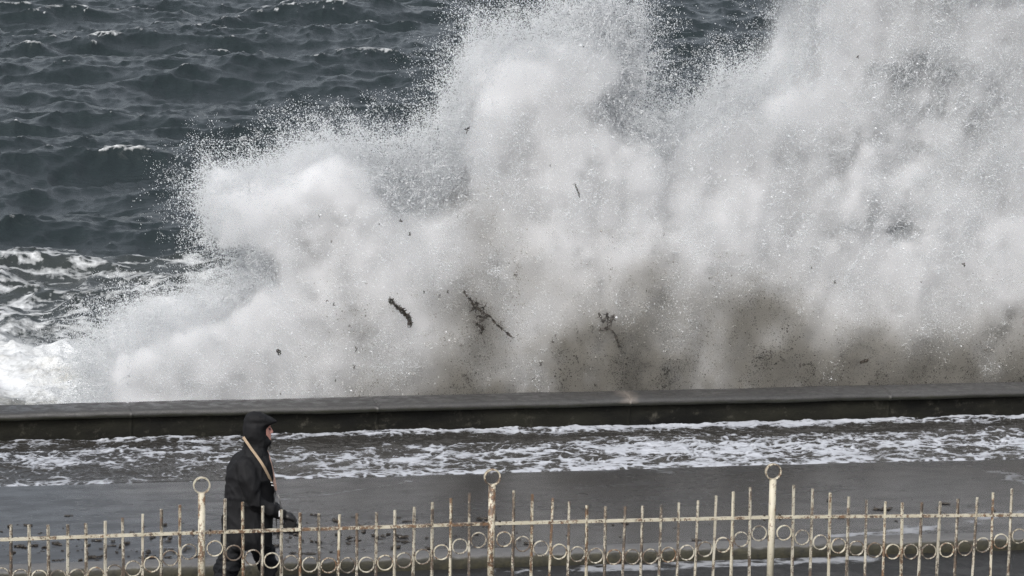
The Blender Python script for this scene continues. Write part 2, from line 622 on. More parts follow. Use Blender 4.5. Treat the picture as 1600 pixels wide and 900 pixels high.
xs = np.concatenate([np.linspace(-60, 0, 200), np.linspace(.01, 15.5, 1700), np.linspace(15.6, 80, 200)])
H = WALL_H
cop = [(WALL_Y0 + .06, H - .10), (WALL_Y0 + .0, H - .098), (WALL_Y0 - .028, H - .085), (WALL_Y0 - .04, H - .06), (WALL_Y0 - .038, H - .035),
       (WALL_Y0 - .02, H - .012), (WALL_Y0 + .015, H), (WALL_Y0 + .2, H + .006), (WALL_Y0 + .32, H + .008), (WALL_Y1 + .02, H + .002), (WALL_Y1 + .05, H - .02), (WALL_Y1 + .05, H - .1), (WALL_Y1, H - .11)]
loft_x('coping', cop, xs, M_cop, .013, 81, wall)
face = [(WALL_Y0 + .06, H - .095)] + [(WALL_Y0 + .05, z_) for z_ in (H - .11, .2, .15, .1, .05, 0, -.1)]
loft_x('wall_face', face, xs, M_algae, .02, 83, wall)
back = [(WALL_Y1 - .01, H - .1), (WALL_Y1, 0), (WALL_Y1 + .1, -1.0), (WALL_Y1 + .2, -3)]
loft_x('seaward_face', back, xs[::5], M_algae, .02, 85, wall)

# ------------------------------------------------------------------ sea
def ocean_tile(N, L, peak, hs, cut_lo, cut_hi, wdir, seed, spread=2):
    g = np.random.default_rng(seed)
    k1 = np.fft.fftfreq(N, L / N) * 2 * np.pi
    KX, KY = np.meshgrid(k1, k1, indexing='ij')
    K = np.hypot(KX, KY)
    K[0, 0] = 1
    kp = 2 * np.pi / peak
    P = np.exp(-1.25 * (kp / K) ** 2) / K ** 4
    c = (KX * wdir[0] + KY * wdir[1]) / K
    P = P * (np.abs(c) ** spread * (c > 0) + .12 * np.abs(c) ** spread * (c < 0) + .015)
    P *= (K > cut_lo) & (K < cut_hi)
    P[0, 0] = 0
    A = (g.normal(size=K.shape) + 1j * g.normal(size=K.shape)) * np.sqrt(P)
    h = np.fft.ifft2(A).real
    s = hs / 4 / h.std()
    dx = np.fft.ifft2(-1j * KX / K * A).real * s
    dy = np.fft.ifft2(-1j * KY / K * A).real * s
    return h * s, dx, dy


def samp(T, L, X, Y):
    N = T.shape[0]
    u, v = (X / L * N) % N, (Y / L * N) % N
    i, j = u.astype(int), v.astype(int)
    a, b = u - i, v - j
    i2, j2 = (i + 1) % N, (j + 1) % N
    i, j = i % N, j % N
    return (T[i, j] * (1 - a) + T[i2, j] * a) * (1 - b) + (T[i, j2] * (1 - a) + T[i2, j2] * a) * b


wd = np.array([.35, -.94])
T1 = ocean_tile(1024, 110.0, 15.0, .95, .1, 6, wd, 3, 3)
T2 = ocean_tile(512, 23.7, 2.2, .21, 1.2, 60, np.array([.6, -.8]), 5, 1)
az = np.tan(np.radians(np.concatenate([np.linspace(-65, 0, 80), np.linspace(.03, 24.5, 1080), np.linspace(25, 75, 60)])))
yr = np.concatenate([36.9 * np.exp(np.linspace(0, math.log(200 / 36.9), 1050)), 200 * np.exp(np.linspace(.02, math.log(30), 130))])
A_, Y0 = np.meshgrid(az, yr)
X0 = A_ * Y0
h1, dx1, dy1 = [samp(t_, 110.0, X0, Y0) for t_ in T1]
h2, dx2, dy2 = [samp(t_, 23.7, X0, Y0) for t_ in T2]
calm = .55 + .45 * sstep(45, 70, Y0)
far = 1 - .0 * Y0
hh = h1 * calm + h2 * .9
ch = -.72
Xs = X0 + ch * (dx1 * calm + dx2)
Ysx = Y0 + ch * (dy1 * calm + dy2)
# jacobian for whitecaps, computed on the tiles
J = []
for (Tt, L, N) in ((T1, 110.0, 1024), (T2, 23.7, 512)):
    dd = L / N
    jxx = (np.roll(Tt[1], -1, 0) - np.roll(Tt[1], 1, 0)) / 2 / dd
    jyy = (np.roll(Tt[2], -1, 1) - np.roll(Tt[2], 1, 1)) / 2 / dd
    J.append(jxx + jyy)
crest = (samp(J[0], 110.0, X0, Y0) * 1.0 + samp(J[1], 23.7, X0, Y0) * .45)
q = np.quantile(crest[(Y0 > 60) & (Y0 < 150)], [.965, .995])
wn1 = fbm(X0, Y0, 0, .16, 3, 90)
cap = sstep(q[0], q[1], crest + wn1 * (q[1] - q[0]) * 1.6)
capn = ridged(X0 * .8, Y0, 0, 1.6, 4, 91)
foam_far = cap * (.25 + .85 * capn) * .85
# near the wall: streaky, then churned white
nn = fbm(X0 * .35, Y0, 0, .22, 4, 92)
near = 1 - sstep(57, 69, Y0 + nn * 9)
lx, ly = X0 * .55 + nn * 2, Y0 + nn * 3
lace = ridged(lx, ly * 1.3, 0, .9, 5, 93) * .35 + ridged(lx * .8, ly * 1.5, 0, 4.2, 4, 94) * .65
foam_mid = near ** .6 * np.clip((lace - .20) * 2.5, 0, 1) * (.60 + .14 * near)
ch2 = 1 - sstep(50.5, 57.5, Y0 + nn * 4 + .12 * (X0 - 3))
nb = fbm(X0, Y0, 0, .9, 5, 95)
foam_near = ch2 * (.86 + .55 * nb)
foamv = np.clip(np.maximum(np.maximum(foam_far, foam_mid), foam_near), 0, 1.2)
siltv = (1 - sstep(46, 66, Y0 + nn * 10)) * .75
bil = np.abs(fbm(X0, Y0, 0, .7, 5, 96)) * 1.0
Z0 = SEA_Z + hh + ch2 * (.28 * bil + .10 * np.abs(fbm(X0, Y0, 0, 2.6, 4, 97))) + .03 * foam_far
Z0 = np.where(Y0 > 200, SEA_Z + hh * 1.0, Z0)
keep = np.maximum(Ysx, 36.93)
sea = mesh_np('sea', np.stack([Xs, keep, Z0], -1).reshape(-1, 3), grid_faces(*X0.shape), M_sea, True, None, {'foam': foamv, 'silt': siltv})
tag(sea, kind='structure')

# ------------------------------------------------------------------ the breaking wave spray
SPY = 38.6          # mean distance of the sheet of spray
# rows: every 50 px down from y=-100, columns: every 50 px from x=0 to 1750 (0 none .. 9 opaque)
OP = """
000000000000000001110000889998878888
000000000000000001221000789987877888
000000000000000001332100089976667777
000000000000000333552000079988998766
000000000000001789963111287656776777
000000000000013899642146787676767777
000000000001124899765678876767676778
000000000596445799887899876767778888
000000089998656899999999987778888888
000000089999889999999999986567899999
000000003999999999999999999999999999
000000248999999999999999999999999999
000036899999999999999999999999998776
000378999999999999999999999999997666
000599999999999999999999999999987654
000699999999999999999999999999987654
"""
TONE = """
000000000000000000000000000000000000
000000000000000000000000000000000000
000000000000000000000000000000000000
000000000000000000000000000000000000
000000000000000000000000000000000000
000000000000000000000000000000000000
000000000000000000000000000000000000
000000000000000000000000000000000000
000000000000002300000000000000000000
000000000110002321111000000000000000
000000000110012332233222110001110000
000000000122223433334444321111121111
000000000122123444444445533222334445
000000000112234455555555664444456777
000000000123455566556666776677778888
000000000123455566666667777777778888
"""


def parse(s):
    return np.array([[int(c) for c in r] for r in s.split()], np.float32)


OPg, TOg = parse(OP), parse(TONE)


def sample_px(G, px, py):
    """bilinear-smoothstep sampling of a coarse map"""
    u = np.clip(px / 50.0, 0, G.shape[1] - 1.001)
    v = np.clip((py + 100) / 50.0, 0, G.shape[0] - 1.001)
    i, j = u.astype(int), v.astype(int)
    a, b = u - i, v - j
    return (G[j, i] * (1 - a) + G[j, i + 1] * a) * (1 - b) + (G[j + 1, i] * (1 - a) + G[j + 1, i + 1] * a) * b


# affine map from (x, z) on the plane of the spray to the map's columns and rows
pA, pB, pC = at(0, 600, Y=SPY), at(1600, 600, Y=SPY), at(800, 0, Y=SPY)


def to_map(x, z):
    # exact inverse on the sheet plane; the maps are simply a plan of the sheet in its own (x, z)
    v = np.stack([x, np.full_like(x, SPY), z - CAM_H], -1)
    f = v @ CF
    return 800 + FPX * (v @ CR) / f, 450 - FPX * (v @ CU) / f


FCX, FCZ = at(900, 600, Y=SPY).x, -5.5


def plume(x, y, z):
    """coordinates stretched along the jets that fan up and out from the foot of the wave"""
    dx_, dz_ = x - FCX, z - FCZ
    r_ = np.hypot(dx_, dz_)
    th_ = np.arctan2(dx_, dz_)
    return th_ * 8.5, y, r_ * .26 + 9.0


def field(x, y, z):
    """density of water at a world point: plan map warped and broken up by 3-D noise"""
    w1 = fbm(x, y, z, .9, 4, 101)
    w2 = fbm(x, y, z, .9, 4, 121)
    px, py = to_map(x + .30 * w1, z + .30 * w2)
    op = sample_px(OPg, px, py)
    # beyond the picture the cloud thins out and ends raggedly too
    op = op * (1 - sstep(15.3, 16.6, x + .7 * w1 + .02 * z)) * (1 - sstep(5.6, 6.7, z + .8 * w2))
    pu, pv, pw = plume(x, y, z)
    billow = .66 * ridged(pu, pv, pw, 1.6, 4, 141) + .34 * ridged(x, y, z, 1.5, 3, 142)
    yc = SPY + .55 * fbm(x, x * 0, z, .35, 2, 151) + .06 * (z + 1.5) - .30 - .45 * (billow - .4)
    th = .70 + .28 * (1 - sstep(-1.5, 4, z))
    prof = np.exp(-((y - yc - .5 * w1) / th) ** 2)
    d = op / 9.0
    return d, prof, billow, px, py, pu, pv, pw


# soft body: a voxel field
vx0, vx1, vy0, vy1, vz0, vz1 = .9, 17.0, 37.25, 40.6, -1.7, 7.2
vs = .043
nx, ny, nz = int((vx1 - vx0) / vs), int((vy1 - vy0) / vs), int((vz1 - vz0) / vs)
gx = np.linspace(vx0, vx1, nx, dtype=np.float32)
gy = np.linspace(vy0, vy1, ny, dtype=np.float32)
gz = np.linspace(vz0, vz1, nz, dtype=np.float32)
GX, GY, GZ = np.meshgrid(gx, gy, gz, indexing='ij')
gx_, gy_, gz_ = GX.ravel(), GY.ravel(), GZ.ravel()
d, prof, billow, px, py, pu, pv, pw = field(gx_, gy_, gz_)
det = .5 * fbm(gx_, gy_, gz_, 3.4, 3, 161) + .7 * fbm(pu, pv, pw, 3.6, 3, 162)
hi = fbm(gx_, gy_, gz_, 7.5, 2, 163)
dd = np.clip((d - .36) / .54, 0, 1.15) + .42 * (billow - .45) + .24 * det + .18 * hi
core = sstep(.52, .74, dd)
den = (core * (.8 + 1.1 * det + .8 * hi).clip(.10, 2.2) + .06 * d ** 1.5 * (1 + det)) * prof
den *= sstep(vy0, vy0 + .25, gy_) * (1 - sstep(vy1 - .3, vy1, gy_)) * (1 - sstep(vx1 - .5, vx1, gx_)) * (1 - sstep(vz1 - .5, vz1, gz_))
den = np.where(den < .005, 0, den).astype(np.float32)
del GX, GY, GZ

BX = (vx0, vx1, vy0, vy1, vz0, vz1)
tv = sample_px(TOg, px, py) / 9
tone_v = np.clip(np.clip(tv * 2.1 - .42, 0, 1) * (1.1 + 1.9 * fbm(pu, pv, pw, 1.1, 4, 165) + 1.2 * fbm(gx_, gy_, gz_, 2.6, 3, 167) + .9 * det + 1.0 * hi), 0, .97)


def volume_object(name, dens, mat, label, sh):
    # the boxes are shifted a little so that no two volume boundaries coincide
    vx0, vx1, vy0, vy1, vz0, vz1 = BX[0] + sh, BX[1] + sh, BX[2] + sh * .8, BX[3] + sh * .8, BX[4] + sh * .6, BX[5] + sh * .6
    me = bpy.data.meshes.new(name)
    n = nx * ny * nz
    me.vertices.add(n)
    co = np.zeros((n, 3), np.float32)
    co[:, 0], co[:, 1], co[:, 2] = gx_, gy_, gz_
    me.vertices.foreach_set('co', co.ravel())
    a = me.attributes.new('d', 'FLOAT', 'POINT')
    a.data.foreach_set('value', dens)
    o = bpy.data.objects.new(name, me)
    COL.objects.link(o)
    me.materials.append(mat)
    ng = bpy.data.node_groups.new(name, 'GeometryNodeTree')
    ng.interface.new_socket('Geometry', in_out='INPUT', socket_type='NodeSocketGeometry')
    ng.interface.new_socket('Geometry', in_out='OUTPUT', socket_type='NodeSocketGeometry')
    N, L = ng.nodes, ng.links
    gi, go = N.new('NodeGroupInput'), N.new('NodeGroupOutput')
    vc = N.new('GeometryNodeVolumeCube')
    vc.inputs['Min'].default_value = (vx0, vy0, vz0)
    vc.inputs['Max'].default_value = (vx1, vy1, vz1)
    for k_, v_ in (('Resolution X', nx), ('Resolution Y', ny), ('Resolution Z', nz)):
        vc.inputs[k_].default_value = v_
    pos = N.new('GeometryNodeInputPosition')
    sp = N.new('ShaderNodeSeparateXYZ')
    L.new(pos.outputs[0], sp.inputs[0])

    def mth(op, a_, b_):
        q_ = N.new('ShaderNodeMath')
        q_.operation = op
        for i_, s_ in ((0, a_), (1, b_)):
            if isinstance(s_, (int, float)):
                q_.inputs[i_].default_value = s_
            else:
                L.new(s_, q_.inputs[i_])
        return q_.outputs[0]
    idx = []
    for ax, (lo, hi, cnt) in enumerate(((vx0, vx1, nx), (vy0, vy1, ny), (vz0, vz1, nz))):
        u_ = mth('MULTIPLY', mth('SUBTRACT', sp.outputs[ax], lo), (cnt - 1) / (hi - lo))
        idx.append(mth('FLOOR', mth('ADD', u_, .5), 0.0))
    # float32 keeps integers exact below 16.7 million
    tot = mth('ADD', mth('MULTIPLY', mth('ADD', mth('MULTIPLY', idx[0], float(ny)), idx[1]), float(nz)), idx[2])
    si = N.new('GeometryNodeSampleIndex')
    si.data_type = 'FLOAT'
    si.domain = 'POINT'
    na = N.new('GeometryNodeInputNamedAttribute')
    na.data_type = 'FLOAT'
    na.inputs['Name'].default_value = 'd'
    L.new(gi.outputs[0], si.inputs['Geometry'])
    L.new(na.outputs[0], si.inputs['Value'])
    L.new(tot, si.inputs['Index'])
    L.new(si.outputs[0], vc.inputs['Density'])
    sm = N.new('GeometryNodeSetMaterial')
    sm.inputs['Material'].default_value = mat
    L.new(vc.outputs[0], sm.inputs[0])
    L.new(sm.outputs[0], go.inputs[0])
    md = o.modifiers.new('voxels', 'NODES')
    md.node_group = ng
    tag(o, label, None, None, 'stuff')
    return o


VD = 12.0
volume_object('spray_mist', (den * (1 - tone_v)).astype(np.float32), vol_mat('white_spray', (.985, .99, 1.0), VD), 'white mist of sea spray', 0.0)
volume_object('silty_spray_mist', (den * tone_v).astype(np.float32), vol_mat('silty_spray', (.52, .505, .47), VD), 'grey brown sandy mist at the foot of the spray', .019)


# droplets: real small solids
def drops(n_try, rmin, rmax, clump, seed, edge_only, power, shape):
    g = np.random.default_rng(seed)
    x = g.uniform(vx0, vx1 - .2, n_try).astype(np.float32)
    y = (SPY - .45 + g.normal(0, .80, n_try)).astype(np.float32)
    z = g.uniform(-1.4, 6.9, n_try).astype(np.float32)
    ok = (y > 37.15) & (y < 40.9)
    x, y, z = x[ok], y[ok], z[ok]
    d, prof, billow, px, py, pu, pv, pw = field(x, y, z)
    fil = .38 * ridged(x, y, z, 3.2, 5, 171) + .62 * ridged(pu, pv, pw, 2.8, 5, 172)
    fb = fbm(x, y, z, 1.3, 4, 175)
    dd = d + .22 * fb
    p = sstep(.18, .52, dd) * (.07 + .93 * sstep(clump, clump + .15, fil)) * prof ** .3
    # a halo of finer drops beyond the dense cloud
    p = np.maximum(p, .13 * sstep(.0, .4, d) * sstep(clump - .05, clump + .2, fil) * prof ** .3)
    p *= 1 - .25 * sstep(.78, 1.02, d + .25 * fb) * (1 - .8 * sstep(.2, .6, sample_px(TOg, px, py) / 9))
    if edge_only:
        p *= np.exp(-((d - .45) / .3) ** 2)
    k = g.random(len(x)) < p * power
    x, y, z, px, py, pu, pv, pw = [q_[k] for q_ in (x, y, z, px, py, pu, pv, pw)]
    r = rmin * (rmax / rmin) ** (g.random(len(x)) ** 2.0)
    return build_drops(x, y, z, r, px, py, pu, pv, pw, g, shape)


def build_drops(x, y, z, r, px, py, pu, pv, pw, g, shape):
    tone = sample_px(TOg, px, py) / 9
    tn = fbm(pu, pv, pw, 1.1, 4, 165)
    tn2 = fbm(x, y, z, 7.0, 3, 191)
    tn3 = fbm(x, y, z, 2.6, 3, 167)
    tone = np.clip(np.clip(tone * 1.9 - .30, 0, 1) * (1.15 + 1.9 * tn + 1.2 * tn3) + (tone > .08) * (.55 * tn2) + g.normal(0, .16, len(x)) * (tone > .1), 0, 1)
    if shape == 4:
        B = np.array([[1, 1, 1], [1, -1, -1], [-1, 1, -1], [-1, -1, 1]], np.float32) / 1.6
        F = np.array([[0, 1, 2], [0, 3, 1], [0, 2, 3], [1, 3, 2]])
    else:
        B = np.array([[1, 0, 0], [-1, 0, 0], [0, 1, 0], [0, -1, 0], [0, 0, 1], [0, 0, -1]], np.float32)
        F = np.array([[0, 2, 4], [2, 1, 4], [1, 3, 4], [3, 0, 4], [2, 0, 5], [1, 2, 5], [3, 1, 5], [0, 3, 5]])
    n = len(x)
    q = g.normal(size=(n, 4)).astype(np.float32)
    q /= np.linalg.norm(q, axis=1, keepdims=True)
    a, b, c, dd = q.T
    M = np.stack([1 - 2 * (c * c + dd * dd), 2 * (b * c - a * dd), 2 * (b * dd + a * c), 2 * (b * c + a * dd), 1 - 2 * (b * b + dd * dd), 2 * (c * dd - a * b),
                  2 * (b * dd - a * c), 2 * (c * dd + a * b), 1 - 2 * (b * b + c * c)], -1).reshape(n, 3, 3)
    S = (r[:, None, None] * g.uniform(.6, 1.5, (n, 1, 3))).astype(np.float32)
    V = np.einsum('nij,nkj->nki', M, B[None] * S)
    V += np.stack([x, y, z], -1)[:, None, :]
    Fa = (F[None] + (np.arange(n) * len(B))[:, None, None]).reshape(-1, 3)
    return V.reshape(-1, 3), Fa, np.repeat(tone, len(B))


def jets(n, seed):
    """short curved strings of drops thrown up and out of the cloud"""
    g = np.random.default_rng(seed)
    x0 = g.uniform(vx0 + .2, vx1 - .3, n * 6)
    z0 = g.uniform(-1.2, 5.4, n * 6)
    y0 = SPY - .5 + g.normal(0, .55, n * 6)
    d = field(x0.astype(np.float32), y0.astype(np.float32), z0.astype(np.float32))[0]
    ok = (d > .28) & (g.random(len(d)) < .25 + .75 * np.exp(-((d - .5) / .25) ** 2)) & (y0 > 37.3)
    x0, y0, z0 = x0[ok][:n], y0[ok][:n], z0[ok][:n]
    n = len(x0)
    an = np.arctan2(x0 - FCX, z0 - FCZ) + g.normal(0, .45, n)
    ln = g.uniform(.12, .9, n)
    cu = g.normal(0, .35, n) - .1
    K = 70
    t = g.random((n, K)) ** .8
    a_ = an[:, None] + cu[:, None] * t
    w_ = (.008 + .045 * t) * g.normal(0, 1, (n, K))
    x = x0[:, None] + np.sin(a_) * ln[:, None] * t + w_ * np.cos(a_)
    z = z0[:, None] + np.cos(a_) * ln[:, None] * t - .12 * t * t - w_ * np.sin(a_)
    y = y0[:, None] + .25 * ln[:, None] * t * g.normal(0, 1, n)[:, None] + .012 * g.normal(0, 1, (n, K))
    r = (.0036 + .009 * g.random((n, K)) ** 2.5) * (1.1 - .5 * t)
    x, y, z, r = [v.astype(np.float32).ravel() for v in (x, y, z, r)]
    k = (x < vx1 - .2) & (y > 37.1)
    x, y, z, r = x[k], y[k], z[k], r[k]
    px, py = to_map(x, z)
    return build_drops(x, y, z, r, px, py, *plume(x, y, z), g, 4)


sets = [drops(7600000, .0042, .0105, .38, 201, False, .95, 4),
        drops(420000, .008, .015, .44, 202, False, .8, 6),
        drops(200000, .009, .020, .56, 203, True, .9, 6),
        jets(20000, 204)]
print('droplets', [len(s[1]) for s in sets])
off = 0
VV, FF, TT = [], [], []
for v_, f_, t_ in sets:
    VV.append(v_)
    FF.append(f_ + off)
    TT.append(t_)
    off += len(v_)
o = mesh_np('spray', np.concatenate(VV), np.concatenate(FF), M_drop, True, None, {'silt': np.concatenate(TT)})
tag(o, 'white burst of sea spray thrown up behind the wall', None, None, 'stuff')
del VV, FF, TT, sets

# ------------------------------------------------------------------ fence
FY = 28.0
post_px = [(-138, 848), (315, 832), (768, 818), (1206, 808), (1640, 804)]
posts = [at(px, py, Y=FY) for px, py in post_px]
fence = empty('iron_fence', (posts[1].x, FY, 0))
tag(fence, 'rusty cream painted iron railing with ring topped posts along the road', 'fence')
FO = Vector((posts[1].x, FY, 0))


def cyl(bm, a, b, r, seg=8, sq=False, r2=None):
    a, b = Vector(a), Vector(b)
    d = b - a
    L = d.length
    q = d.to_track_quat('Z', 'Y').to_matrix().to_4x4()
    if sq:
        res = bmesh.ops.create_cube(bm, size=1)
        for v in res['verts']:
            v.co = Vector((v.co.x * 2 * r, v.co.y * 2 * (r2 or r), v.co.z * L))
    else:
        res = bmesh.ops.create_cone(bm, segments=seg, radius1=r, radius2=r if r2 is None else r2, depth=L, cap_ends=True)
    bmesh.ops.transform(bm, verts=res['verts'], matrix=Matrix.Translation((a + b) / 2) @ q)
    return res['verts']


def ring(bm, c, R_o, wall_t, depth, seg=36, wob=.0):
    c = Vector(c)
    ph = random.random() * 6
    rows = []
    for i in range(seg):
        a = 2 * math.pi * i / seg
        k = 1 + wob * math.sin(2 * a + ph)
        row = []
        for (rr, dy) in ((R_o, -depth / 2), (R_o, depth / 2), (R_o - wall_t, depth / 2), (R_o - wall_t, -depth / 2)):
            row.append(bm.verts.new(c + Vector((math.cos(a) * rr * k, dy, math.sin(a) * rr / k))))
        rows.append(row)
    for i in range(seg):
        p_, n_ = rows[i], rows[(i + 1) % seg]
        for j in range(4):
            bm.faces.new((p_[j], p_[(j + 1) % 4], n_[(j + 1) % 4], n_[j]))


for i, p in enumerate(posts):
    bm = bmesh.new()
    cx, cz = p.x - FO.x, p.z
    top = cz + .365
    cyl(bm, (cx, 0, 0.0), (cx, 0, top), .033, 14)
    cyl(bm, (cx, 0, .0), (cx, 0, .03), .06, 14)
    po = obj_bm('post', bm, M_paint, fence)
    bm = bmesh.new()
    ring(bm, (cx, 0, top + .068), .078, .0125, .045, 44)
    obj_bm('ring_finial', bm, M_paint, po)
    for sx_ in (-1, 1):
        for dz in (.022, -.022):
            bm = bmesh.new()
            cyl(bm, (cx + sx_ * .075, -.018, cz + dz), (cx + sx_ * .075, .018, cz + dz), .011, 6)
            obj_bm('bolt', bm, M_weed, po)

UP = [.305, .268, .230, .190, .156, .141, .133, .133, .137, .156, .180, .214, .250, .290]
DN = [.150, .197, .245, .280, .307, .327, .343, .347, .347, .335, .318, .290, .255, .205, .152]
for i in range(4):
    a, b = posts[i], posts[i + 1]
    wdt = b.x - a.x
    bm = bmesh.new()
    cyl(bm, (a.x - FO.x + .03, 0, a.z), (b.x - FO.x - .03, 0, b.z), .021, sq=True, r2=.012)
    # track quat: keep the flat of the bar level
    obj_bm('top_rail', bm, M_paint, fence, False)
    bm = bmesh.new()
    cyl(bm, (a.x - FO.x + .03, 0, a.z - .68), (b.x - FO.x - .03, 0, b.z - .68), .021, sq=True, r2=.012)
    obj_bm('bottom_rail', bm, M_paint2, fence, False)
    pxs = [a.x + wdt * (.077 + (1 - .154) * k / 13) for k in range(14)]
    up = UP
    for k, x in enumerate(pxs):
        rz = a.z + (b.z - a.z) * (x - a.x) / wdt
        u = up[k] * (.90 if i == 0 else 1) + random.uniform(-.004, .004)
        bm = bmesh.new()
        lean = random.gauss(0, .006)
        vs_ = cyl(bm, (x - FO.x - lean * .5, .0, rz - .80), (x - FO.x + lean, random.gauss(0, .006), rz + u), .0118, sq=True)
        bmesh.ops.bevel(bm, geom=bm.edges[:], offset=.003, segments=1, affect='EDGES')
        obj_bm('picket', bm, M_paint2 if random.random() < .8 else M_paint, fence, False)
    allx = [a.x + .033] + pxs + [b.x - .033]
    for k in range(15):
        cx = (allx[k] + allx[k + 1]) / 2
        rz = a.z + (b.z - a.z) * (cx - a.x) / wdt
        bm = bmesh.new()
        ring(bm, (cx - FO.x, random.uniform(-.004, .004), rz - DN[k] - (.02 if i == 0 else 0)), 0.074, .0095, .026, 34, .012)
        obj_bm('ring', bm, M_paint2 if k % 3 else M_paint, fence)

# ------------------------------------------------------------------ person
PY = 29.0
FEET = at(385, 940, Y=PY)
PO = Vector((FEET.x, PY, ROAD_Z))
person = None


def L(px, py, y=0.0):
    """pixel on the walker's own mid plane -> walker's local coordinates"""
    p = at(px, py, Y=PY)
    return Vector((p.x - PO.x, y, p.z - PO.z))


def loft(bm, rings, seg=32, power=1.0):
    """rings: (back point, front point, half width, power)"""
    prev = None
    first = None
    for (bk, fr, hw, *rest) in rings:
        c = (bk + fr) / 2
        ax = (fr - bk) / 2
        pw = rest[0] if rest else 1.0
        row = []
        for i in range(seg):
            a = 2 * math.pi * i / seg
            ca, sa = math.cos(a), math.sin(a)
            ca = math.copysign(abs(ca) ** pw, ca)
            sa = math.copysign(abs(sa) ** pw, sa)
            row.append(bm.verts.new(c + ax * ca + Vector((0, hw * sa, 0))))
        if prev:
            for i in range(seg):
                bm.faces.new((prev[i], prev[(i + 1) % seg], row[(i + 1) % seg], row[i]))
        else:
            first = row
        prev = row
    bm.faces.new(first[::-1])
    bm.faces.new(prev)


def limb(bm, pts, seg=16):
    """tapered tube through (point, radius)"""
    prev = None
    first = None
    P = [Vector(p) for p, r in pts]
    for i, (p, r) in enumerate(pts):
        d = (P[min(i + 1, len(P) - 1)] - P[max(i - 1, 0)]).normalized()
        s = d.orthogonal().normalized() if prev is None else (s0 - d * s0.dot(d)).normalized()
        s0 = s
        t_ = d.cross(s)
        row = [bm.verts.new(P[i] + (s * math.cos(2 * math.pi * k / seg) + t_ * math.sin(2 * math.pi * k / seg)) * r) for k in range(seg)]
        if prev:
            for k in range(seg):
                bm.faces.new((prev[k], prev[(k + 1) % seg], row[(k + 1) % seg], row[k]))
        else:
            first = row
        prev = row
    bm.faces.new(first[::-1])
    bm.faces.new(prev)
    for p, r in (pts[0], pts[-1]):
        rs = bmesh.ops.create_uvsphere(bm, u_segments=seg, v_segments=10, radius=r * .98)
        bmesh.ops.translate(bm, verts=rs['verts'], vec=p)


def remeshed(name, bm, mat, voxel, parent, smooth_it=4, fold=0.0, seed=0, stretch=(1, 1, .6), freq=7):
    bmesh.ops.recalc_face_normals(bm, faces=bm.faces[:])
    me = bpy.data.meshes.new('tmp')
    bm.to_mesh(me)
    bm.free()
    tmp = bpy.data.objects.new('tmp', me)
    COL.objects.link(tmp)
    md = tmp.modifiers.new('r', 'REMESH')
    md.mode = 'VOXEL'
    md.voxel_size = voxel
    if smooth_it:
        ms = tmp.modifiers.new('s', 'SMOOTH')
        ms.factor = .5
        ms.iterations = smooth_it
    dg = bpy.context.evaluated_depsgraph_get()
    dg.update()
    me2 = bpy.data.meshes.new_from_object(tmp.evaluated_get(dg))
    bpy.data.objects.remove(tmp)
    n = len(me2.vertices)
    co = np.zeros(n * 3, np.float32)
    me2.vertices.foreach_get('co', co)
    co = co.reshape(-1, 3)
    if fold:
        no = np.zeros(n * 3, np.float32)
        me2.vertices.foreach_get('normal', no)
        no = no.reshape(-1, 3)
        wv = fbm(co[:, 0], co[:, 1], co[:, 2], 3, 2, seed + 7) * .25
        f_ = ridged(co[:, 0] * stretch[0] + wv, co[:, 1] * stretch[1] + wv, (co[:, 2] * stretch[2] + co[:, 0] * .35), freq, 2, seed) - .6
        co += no * (f_ * fold)[:, None]
        me2.vertices.foreach_set('co', co.ravel())
    me2.name = name
    me2.materials.clear()
    me2.materials.append(mat)
    me2.polygons.foreach_set('use_smooth', [True] * len(me2.polygons))
    me2.update()
    o = bpy.data.objects.new(name, me2)
    COL.objects.link(o)
    if parent:
        o.parent = parent
    return o


NEAR, FARS = -1, 1
# body: one continuous surface under the clothes
bm = bmesh.new()
# head with a face in profile towards +x
hr = [(646, 392, 408, .045), (650, 387, 415, .065), (656, 384, 419.5, .074), (663, 383, 421, .077), (668, 384, 420.6, .076), (673, 385, 421.3, .073),
      (678, 388, 421.6, .068), (682, 391, 421.6, .060), (686, 395, 421.6, .048), (689, 399, 419, .036)]
loft(bm, [(L(b_, y_), L(f_, y_), hw, .92) for y_, b_, f_, hw in hr], 36)
# nose, brow, lips, chin, ears
limb(bm, [(L(420.5, 666), .010), (L(423.3, 671), .011), (L(425.2, 674.8), .0135)], 10)
limb(bm, [(L(423.0, 675.5, -.012), .009), (L(423.0, 675.5, .012), .009)], 8)
limb(bm, [(L(420.4, 664.8, -.035), .009), (L(421.3, 664.2, 0), .010), (L(420.4, 664.8, .035), .009)], 8)
limb(bm, [(L(421.6, 679.6, -.022), .006), (L(422.9, 679.4, 0), .0075), (L(421.6, 679.6, .022), .006)], 8)
limb(bm, [(L(421.4, 681.8, -.02), .006), (L(422.7, 681.9, 0), .0075), (L(421.4, 681.8, .02), .006)], 8)
limb(bm, [(L(421.0, 686, -.014), .012), (L(421.6, 686.2, 0), .015), (L(421.0, 686, .014), .012)], 8)
for s in (-1, 1):
    limb(bm, [(L(401, 670, s * .078), .012), (L(400, 676, s * .078), .010), (L(402, 681, s * .073), .008)], 8)
limb(bm, [(L(400, 682), .062), (L(396, 700), .064), (L(394, 712), .075)], 20)
loft(bm, [(L(376, 712), L(410, 712), .16), (L(366, 725), L(414, 725), .185), (L(364, 750), L(416, 750), .16), (L(364, 785), L(412, 785), .145), (L(360, 812), L(412, 815), .155), (L(364, 835), L(408, 835), .14)], 28)
hipN, hipF = L(384, 822, -.085), L(392, 822, .085)
kneeN, ankN = L(357, 876, -.10), L(334, 922, -.10)
kneeF, ankF = L(419, 876, .09), L(423, 927, .09)
limb(bm, [(hipN, .085), (kneeN, .058), (ankN, .042)])
